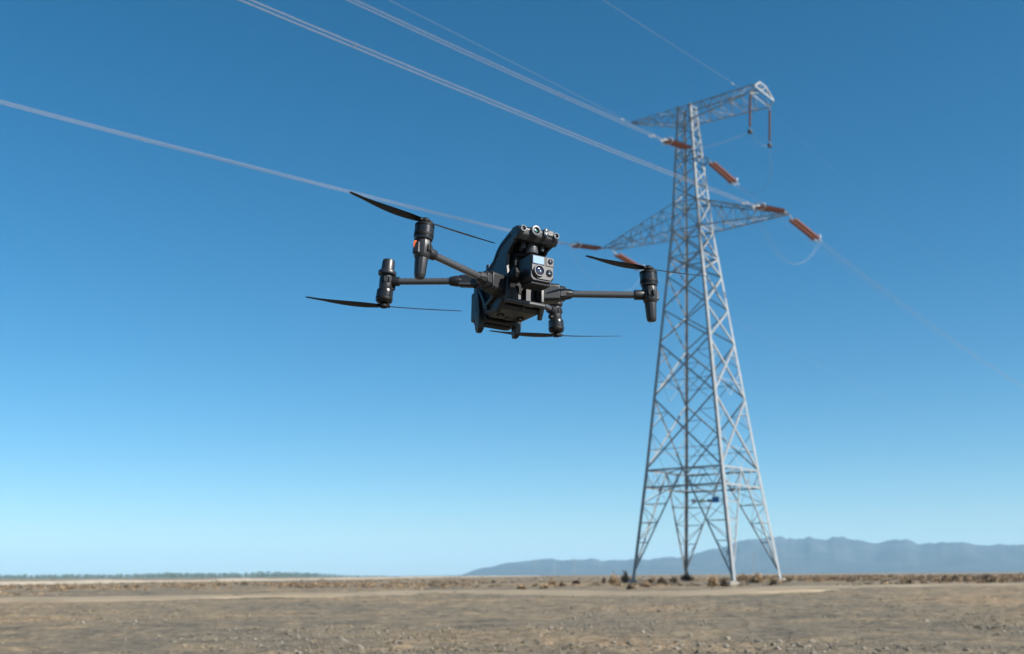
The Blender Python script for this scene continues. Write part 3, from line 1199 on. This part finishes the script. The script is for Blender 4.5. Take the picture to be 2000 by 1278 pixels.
lens_at(-.047, .0925, .0056, ring=.0022, parent=head_o)
lens_at(-.0125, .0925, .0085, ring=.0045, depth=.008, parent=head_o)
dp(MB().lathe([(.0001, 0), (.0017, .0003), (.0001, .0008)], (-.0098, FY - .0046, .0922), (0, -1, 0), 12), 'painted_lens_glint', green_m, 0, head_o)
lens_at(.0455, .0905, .0056, ring=.0022, parent=head_o)
cap = MB()
pts = []
for k in range(24):
    a_ = 2 * math.pi * k / 24
    pts.append((.0165 + .0058 * math.cos(a_), .0925 + .0058 * math.sin(a_) + (.0055 if math.sin(a_) > 0 else -.0055)))
cap.prism([(x, z) for x, z in pts], FY - .006, FY + .003, 1)
dp(cap, 'sensor_slot', ring_m, .0008, head_o)
for dz in (.0058, -.0058):
    dp(MB().lathe([(.0044, 0), (.0044, .0012), (.0001, .0022)], (.0165, FY - .0058, .0925 + dz), (0, -1, 0), 20), 'slot_lens', glass_m, 0, head_o)
dp(MB().box((.0315, -.1575, .0945), (.017, .006, .015)), 'nose_panel', light_m, .002, head_o)
# shell screws and vents
for y, z in ((-.045, .055), (-.02, .028), (-.105, .088), (-.005, .012)):
    dp(MB().lathe([(.0024, 0), (.0024, .0006), (.0014, .0007), (.0012, .0002)], (-.0524, y, z), (-1, 0, 0), 12), 'screw', black_m, 0, shell_o)

# flank struts
for s in (-1, 1):
    f = MB()
    X = s * .0545
    f.beam((X, .040, -.004), (X, -.006, -.072), .010, .013, upv=(1, 0, 0), ch=.002)
    f.beam((X, -.058, -.040), (X, .008, -.066), .010, .013, upv=(1, 0, 0), ch=.002)
    f.beam((X, .046, .002), (X, .034, -.075), .010, .014, upv=(1, 0, 0), ch=.002)
    dp(f, 'flank_strut', body_m, .001)
    dp(MB().prism([(.026, -.010), (.016, -.008), (-.012, -.044), (.004, -.058)], s * .0522, s * .0535, 0), 'flank_recess_shade', black_m, 0)  # thin black plate paints the dark of an opening behind the struts

# cavity: panel, painted hole, screws, frame ---------------------------------------
pan = dp(MB().box((-.012, -.0535, -.044), (.063, .006, .046)), 'mount_panel', light_m, .002)
dp(MB().lathe([(.017, 0), (.017, .0012), (.0155, .0014)], (.013, -.0565, -.022), (0, -1, 0), 28), 'panel_hole_shade', black_m, 0, pan)  # raised black disc paints the dark of a hole
for x in (-.020, .010):
    dp(MB().lathe([(.0035, 0), (.0035, .0014), (.002, .0016), (.0016, .0006)], (x, -.0565, -.0515), (0, -1, 0), 14), 'panel_screw', black_m, 0, pan)
dp(MB().box((-.005, -.0568, -.0560), (.008, .001, .0012)), 'panel_slot', black_m, 0, pan)
fr = MB()
fr.beam((-.0475, -.0905, -.072), (-.0475, -.0905, -.022), .012, .010, upv=(0, 1, 0), ch=.002)
fr.beam((.0475, -.0905, -.072), (.0475, -.0905, -.012), .007, .010, upv=(0, 1, 0), ch=.002)
fr_o = dp(fr, 'cavity_frame', light_m, .001)
dp(MB().beam((-.056, -.092, -.0695), (.0535, -.092, -.0695), .014, .012, ch=.004), 'frame_bar', light_m, .001)
dp(MB().box((.030, -.060, -.043), (.028, .02, .046)), 'cavity_block', dark_m, .001)

# belly ---------------------------------------------------------------------
bel = MB()
bel.loft([[(-.052, -.074, -.0745), (.052, -.074, -.0745), (.052, -.070, -.0855), (-.052, -.070, -.0855)],
          [(-.055, .004, -.078), (.055, .004, -.078), (.045, .006, -.0885), (-.045, .006, -.0885)]])
bel_o = dp(bel, 'belly_plate', body_m, .002)
for x in (-.028, .028):
    dp(MB().lathe([(.010, -.001), (.010, .0015), (.0085, .002), (.008, .0002), (.0005, -.0002)], (x, -.022, -.0873), (0, .04, -1), 28), 'vision_sensor', black_m, 0, bel_o)
    dp(MB().lathe([(.0042, 0), (.0036, .0016), (.0003, .0026)], (x, -.022, -.0876), (0, .04, -1), 18), 'vision_lens', glass_m, 0, bel_o)
    dp(MB().lathe([(.0011, 0), (.0009, .0007), (.0002, .001)], (x - .005, -.029, -.0888), (0, 0, -1), 10), 'painted_sensor_glint', glint_m, 0, bel_o)
dp(MB().lathe([(.0072, -.001), (.0072, .0022), (.0055, .0030), (.0045, .0020)], (0, -.006, -.0878), (0, 0, -1), 24), 'lamp_ring', light_m, 0, bel_o)
dp(MB().lathe([(.0045, 0), (.004, .0022), (.002, .0034), (.0002, .0038)], (0, -.006, -.0885), (0, 0, -1), 20), 'belly_lamp', ring_m, 0, bel_o)
gr = MB()
gr.box((0, -.0765, -.0735), (.095, .004, .004))
dp(gr, 'vent_back', black_m, 0)
for i in range(6):
    dp(MB().box((-.022 + i * .0045, -.0790, -.0745), (.0013, .003, .006)), 'vent_rib', body_m, 0)
dp(MB().box((.004, -.0800, -.0765), (.0035, .003, .010)), 'vent_post', light_m, .0005)
for s in (-1, 1):
    dp(MB().beam((s * .0535, -.083, -.066), (s * .0600, -.062, -.096), .010, .016, .008, .012, upv=(1, 0, 0), ch=.002), 'side_bracket', body_m, .001)
    dp(MB().loft([[(s * .0535 + x, y + .040, -.068) for x, y in ((-.009, -.014), (.008, -.014), (.010, .012), (-.009, .012))],
                  [(s * .0525 + x, y + .040, -.112) for x, y in ((-.009, -.011), (.007, -.011), (.009, .009), (-.009, .009))],
                  [(s * .0515 + x, y + .041, -.121) for x, y in ((-.006, -.003), (.005, -.003), (.006, .008), (-.006, .008))]]), 'rear_leg', dark_m, .0015)
# battery at the back
bt = MB()
bt.loft([[(-.048, .022, z), (.048, .022, z), (.051, .078, z), (-.051, .078, z)] for z in (-.094, -.070)])
bt.loft([[(-.0565, .050, z), (.0565, .050, z), (.0560, .084, z), (-.0560, .084, z)] for z in (-.086, -.010)])
bat = dp(bt, 'battery', dark_m, .004, seg=3)
for i in range(7):
    dp(MB().box((-.012 + i * .0042, .0205, -.0865), (.0016, .003, .009)), 'battery_rib', body_m, 0, bat)
dp(MB().box((.0, .052, -.0955), (.07, .03, .004)), 'battery_rail', black_m, .001, bat)
dp(MB().box((-.0565, .040, -.0045), (.008, .014, .008)), 'battery_latch', mat('red_latch', (.30, .03, .015), .5), .001, bat)
dp(MB().tube((-.045, .015, .034), (-.045, .015, .050), .006, .0052), 'antenna_stub', dark_m, .001)

# gimbal camera -------------------------------------------------------------
dp(MB().lathe([(.0146, 0), (.0152, .002), (.0152, .011), (.0146, .0115), (.0146, .0125), (.0152, .013), (.0152, .023), (.012, .027)], (-.001, -.124, .046), (0, 0, 1), 36), 'gimbal_motor', light_m, 0)
for x, y in ((-.026, -.126), (.024, -.130), (-.020, -.104), (.022, -.104)):
    dp(MB().lathe([(.002, 0), (.0052, .002), (.006, .006), (.0052, .010), (.0058, .0105), (.0058, .016), (.003, .020)], (x, y, .054), (0, 0, 1), 18), 'gimbal_damper', light_m, 0)
yk = MB()
yk.beam((-.002, -.118, .044), (-.034, -.100, .044), .016, .008, ch=.002)
yk.beam((-.030, -.098, .047), (-.030, -.092, -.012), .014, .012, upv=(0, 1, 0), ch=.003)
yk.beam((-.030, -.092, -.012), (-.048, -.120, -.012), .012, .014, ch=.003)
yk.lathe([(.0125, 0), (.0165, .002), (.0165, .014), (.013, .017)], (-.055, -.124, -.012), (1, 0, 0), 8)
dp(yk, 'gimbal_yoke', black_m, .001)  # black stands in for cavity shade where sun would brighten the yoke
cb = MB()
cb.prism([(-.030, .029), (.034, .029), (.034, -.026), (.025, -.036), (-.022, -.036), (-.030, -.028)], -.168, -.112, 1)
camo = dp(cb, 'gimbal_camera', body_m, .0025, seg=3)
dp(MB().lathe([(.012, -.002), (.012, .003), (.0095, .0055), (.003, .0058)], (.034, -.138, -.012), (1, 0, 0), 24), 'pivot_cap', light_m, 0, camo)
CY = -.1682
fp = MB()
fp.prism([(-.0275, .0275), (.0325, .0275), (.0325, -.0235), (.024, -.0305), (-.012, -.0305), (-.0275, -.0100)], CY - .0022, CY + .001, 1)
dp(fp, 'camera_face', light_m, .0008, camo)
FYC = CY - .0022
dp(MB().box((-.0100, FYC - .0004, .0155), (.0335, .002, .0215)), 'window_frame', dark_m, .0006, camo)
dp(MB().box((-.0105, FYC - .0010, .0155), (.0300, .0022, .0185)), 'range_window', window_m, .0004, camo)
dp(MB().box((.0215, FYC - .0004, .0155), (.0220, .0022, .0220)), 'camera_panel', light_m, .0012, camo)
lens_at(.0225, .0165, .0055, y=FYC - .0012, ring=.0012, depth=.0016, parent=camo, rm=black_m)
lens_at(-.0085, -.0110, .0118, y=FYC, ring=.0028, depth=.0050, m=violet_m, parent=camo)
dp(MB().lathe([(.0001, 0), (.0014, .0003), (.0001, .0006)], (-.0062, FYC - .0044, -.0125), (0, -1, 0), 12), 'painted_lens_glint', green_m, 0, camo)
lens_at(.0205, -.0125, .0076, y=FYC, ring=.0016, depth=.0014, parent=camo, rm=black_m)
dp(MB().lathe([(.0001, 0), (.0012, .0003), (.0001, .0006)], (.0200, FYC - .0032, -.0140), (0, -1, 0), 12), 'painted_lens_glint', glint_m, 0, camo)
for x, z in ((.0305, -.0245), (-.0255, .0260)):
    dp(MB().lathe([(.0018, 0), (.0018, .0006), (.0008, .0004)], (x, FYC, z), (0, -1, 0), 10), 'camera_screw', black_m, 0, camo)
dp(MB().box((.002, -.1385, -.0366), (.052, .052, .002)), 'fin_gap_shade', black_m, 0, camo)  # black plate paints the shade in the gaps between fins
for i in range(13):
    dp(MB().box((-.0225 + i * .0042, -.1385, -.0385), (.0016, .050, .0075)), 'cooling_fin', light_m, .0003, camo, seg=1)  # lighter grey than the housing paints the fins as lit

# arms, motors, legs, propellers -------------------------------------------
wf, yf, wr, yr = .316, .1737, .2528, .1737
zft, zfm, zfl, zrc, zrh, zrm, zfh, tf, tr = .0428, .0071, -.0859, .0712, .0135, -.0448, -.0177, .0642, .0787


def blade_mesh():
    mb = MB()
    rings = []
    N = 12
    for i in range(N + 1):
        t = i / N
        x = .012 + .185 * t
        c = .010 + .015 * math.sin(math.pi * min(1, t * 1.15 + .08)) ** .8 * (1 - .45 * t) if t < .98 else .007
        th = .0030 * (1 - .6 * t)
        a_ = R(20 - 12 * t)
        off = -.003 * math.sin(math.pi * t)
        ring = []
        for cx, cz in ((-.5, 0), (-.3, .5), (0, .62), (.3, .4), (.5, 0), (.3, -.25), (0, -.3), (-.3, -.25)):
            y, z = cx * c + off, cz * th
            ring.append((x, y * math.cos(a_) - z * math.sin(a_), y * math.sin(a_) + z * math.cos(a_) + .006 * t * t))
        rings.append(ring)
    return mb.loft(rings)


def propeller(o, ax, ang, flip):
    """hub and two blades; ax points from the motor to the propeller"""
    ax = V(ax).normalized()
    z = ax * (-1 if flip else 1)
    x = V((1, 0, 0))
    x = (x - z * x.dot(z)).normalized()
    y = z.cross(x)
    hub = MB().lathe([(.004, -.004), (.0105, -.003), (.0115, .001), (.010, .005), (.006, .0075), (.001, .008)], (0, 0, 0), (0, 0, 1), 20)
    hub.box((.009, 0, .001), (.016, .011, .006))
    hub.box((-.009, 0, .001), (.016, .011, .006))
    h = dp(hub, 'propeller', black_m, .0008)
    M = Matrix((x, y, z)).transposed().to_4x4()
    M.translation = V(o)
    h.matrix_local = M @ Matrix.Rotation(R(ang), 4, 'Z')
    for k in range(2):
        b = dp(blade_mesh(), 'blade', blade_m, 0, h, smooth=60)
        b.matrix_local = Matrix.Rotation(math.pi * k, 4, 'Z')
    return h


def axis_frame(s, front):
    t_ = tf if front else tr
    return V((-s * t_, 0, 1)).normalized()


for s in (-1, 1):
    # ---- front arm
    hub = V((s * wf, -yf, zfh))
    A = axis_frame(s, True)

    def F(z, _h=hub, _A=A):
        return _h + _A * ((z - zfh) / _A.z)
    root = V((s * .113, -.0885, -.0265))
    d = (hub - root).normalized()
    arm_o = dp(MB().tube(root - d * .012, hub - d * .012, .0089, n=28), 'arm', carbon_m, 0)
    dp(MB().beam(root - d * .070, root - d * .012, .046, .050, .040, .044, ch=.006), 'arm_mount', body_m, .0015, arm_o)
    cone = MB()
    cone.beam(root - d * .011, root + d * .004, .036, .038, .033, .034, ch=.008)
    cone.lathe([(.0165, 0), (.0125, .016), (.0112, .0165), (.0112, .019)], root + d * .003, d, 8)
    dp(cone, 'arm_hinge', body_m, .0012, arm_o)
    dp(MB().lathe([(.0122, -.040), (.0126, -.037), (.0126, -.018), (.011, -.014)], hub, d, 24), 'arm_collar', dark_m, 0, arm_o)
    mount = MB()
    mount.lathe([(.0125, F(-.0420).z - zfh), (.0165, -.020), (.0190, -.012), (.0200, .002), (.0205, .012), (.0185, .0215), (.015, .024)], hub, A, 10)
    mo = dp(mount, 'motor_mount', body_m, .0015)
    out_ = V((s, -.25, 0)).normalized()
    dp(MB().beam(hub + out_ * .012 + A * .013, hub + out_ * .012 - A * .012, .022, .022, upv=(0, 1, 0), ch=.006), 'mount_facet', light_m if s > 0 else body_m, .001, mo)  # right facet painted lighter for its sunlit look
    for k, sx in ((0, -.35), (1, .55)):
        cdir = V((-s * .55 + sx * .75, -.8, 0)).normalized()
        dp(MB().beam(hub + cdir * .0195 + A * .008, hub + cdir * .0195 - A * .006, .0065, .007, upv=(0, 1, 0), ch=.0015), 'mount_clip', black_m, .0006, mo)
    leg = MB()
    leg.lathe([(.0150, -.016), (.0152, -.024), (.0132, -.060), (.0125, zfl - zfh + .006), (.0105, zfl - zfh)], hub, A, 10)
    dp(leg, 'landing_leg', body_m, .0012)
    h0, h1 = zfm - zfh, zft - zfh
    mt = MB().lathe([(.0165, h0 - .004), (.0205, h0 - .002), (.0215, h0 + .001), (.0215, h0 + .004), (.0222, h0 + .0045), (.0222, h1 - .008), (.0214, h1 - .0075), (.0214, h1 - .006), (.0222, h1 - .0055), (.0216, h1 - .001), (.018, h1), (.008, h1 + .0005)], hub, A, 40)
    mto = dp(mt, 'motor', motor_m, 0)
    dp(MB().lathe([(.0223, 0), (.02255, .0004), (.02255, .0072), (.0223, .0076)], hub + A * (h0 + .0055), A, 40), 'motor_band', black_m, 0, mto)
    dp(MB().lathe([(.0223, 0), (.02255, .0003), (.0224, .0048), (.0205, .0066), (.016, .0068)], hub + A * (h1 - .0055), A, 40), 'motor_rim', black_m, 0, mto)
    propeller(F(zft + .009), A, 8 if s < 0 else 184, False)
    if s < 0:
        dp(MB().beam(hub + V((-.0205, -.004, .016)), hub + V((-.0195, -.004, -.001)), .006, .010, upv=(0, 1, 0), ch=.002), 'position_light', orange_m, .001)
    # ---- rear arm
    hub = V((s * wr, yr, zrh))
    A = axis_frame(s, False)
    root = V((s * .098, .086, .0175))
    d = (hub - root).normalized()
    arm_o = dp(MB().tube(root - d * .012, hub - d * .010, .0086, n=28), 'arm', carbon_m, 0)
    dp(MB().beam(root - d * .062, root - d * .008, .030, .034, .026, .030, ch=.006), 'arm_mount', dark_m, .0015, arm_o)
    dp(MB().lathe([(.0140, -.012), (.0145, 0), (.0115, .016), (.0102, .018)], root, d, 10), 'arm_hinge', dark_m, .001, arm_o)
    dp(MB().beam(root + V((0, -.012, -.010)), root - d * .045 + V((0, -.014, -.012)), .006, .005), 'hinge_lever', light_m, .001, arm_o)
    dp(MB().lathe([(.0118, -.034), (.0122, -.031), (.0122, -.018), (.010, -.012)], hub, d, 24), 'arm_collar', dark_m, 0, arm_o)
    m0 = zrm - zrh
    mount = MB().lathe([(.014, -.030), (.0165, -.026), (.0172, -.012), (.0178, .006), (.0165, .014), (.0170, .018), (.014, .020)], hub, A, 12)
    mo = dp(mount, 'motor_mount', dark_m, .0012)
    for k in range(3):
        cdir = Matrix.Rotation(R(-40 + 40 * k), 3, 'Z') @ V((0, -1, 0))
        dp(MB().beam(hub + cdir * .0175 + A * .009, hub + cdir * .0175 - A * .005, .0055, .006, upv=(0, 1, .01) if k != 1 else (1, 0, 0), ch=.001), 'mount_clip', black_m, .0006, mo)
    dp(MB().box(hub + V((-s * .016, -.004, -.016)), (.012, .012, .012)), 'mount_lug', black_m, .002, mo)
    mt = MB().lathe([(.010, m0 - .0005), (.0165, m0 + .0005), (.0200, m0 + .005), (.0210, m0 + .011), (.0212, m0 + .012), (.0212, m0 + .026), (.0205, m0 + .0265), (.0205, m0 + .0285), (.0212, m0 + .029), (.0205, m0 + .034), (.015, m0 + .037)], hub, A, 40)
    mto = dp(mt, 'motor', motor_m, 0)
    dp(MB().lathe([(.0211, 0), (.0215, .0004), (.0215, .0050), (.0211, .0056)], hub + A * (m0 + .0085), A, 40), 'motor_band', black_m, 0, mto)
    dp(MB().lathe([(.0150, 0), (.0205, .0042), (.0208, .0048), (.0200, .0052)], hub + A * (m0 + .0002), A, 40), 'motor_rim', black_m, 0, mto)
    c = hub
    if s < 0:
        prof = [(.016, .015), (.0225, .017), (.0232, .019), (.0232, .0255), (.0222, .027), (.0172, .030), (.0168, .034), (.0160, zrc - zrh - .003), (.0148, zrc - zrh - .0005), (.006, zrc - zrh)]
    else:
        prof = [(.015, .015), (.0215, .017), (.0222, .019), (.0222, .0245), (.0205, .028), (.012, .031), (.002, .032)]
    dp(MB().lathe(prof, hub, A, 40), 'antenna_cap', body_m, 0)
    propeller(hub + A * (m0 - .008), A * -1, 152 if s < 0 else -8, True)
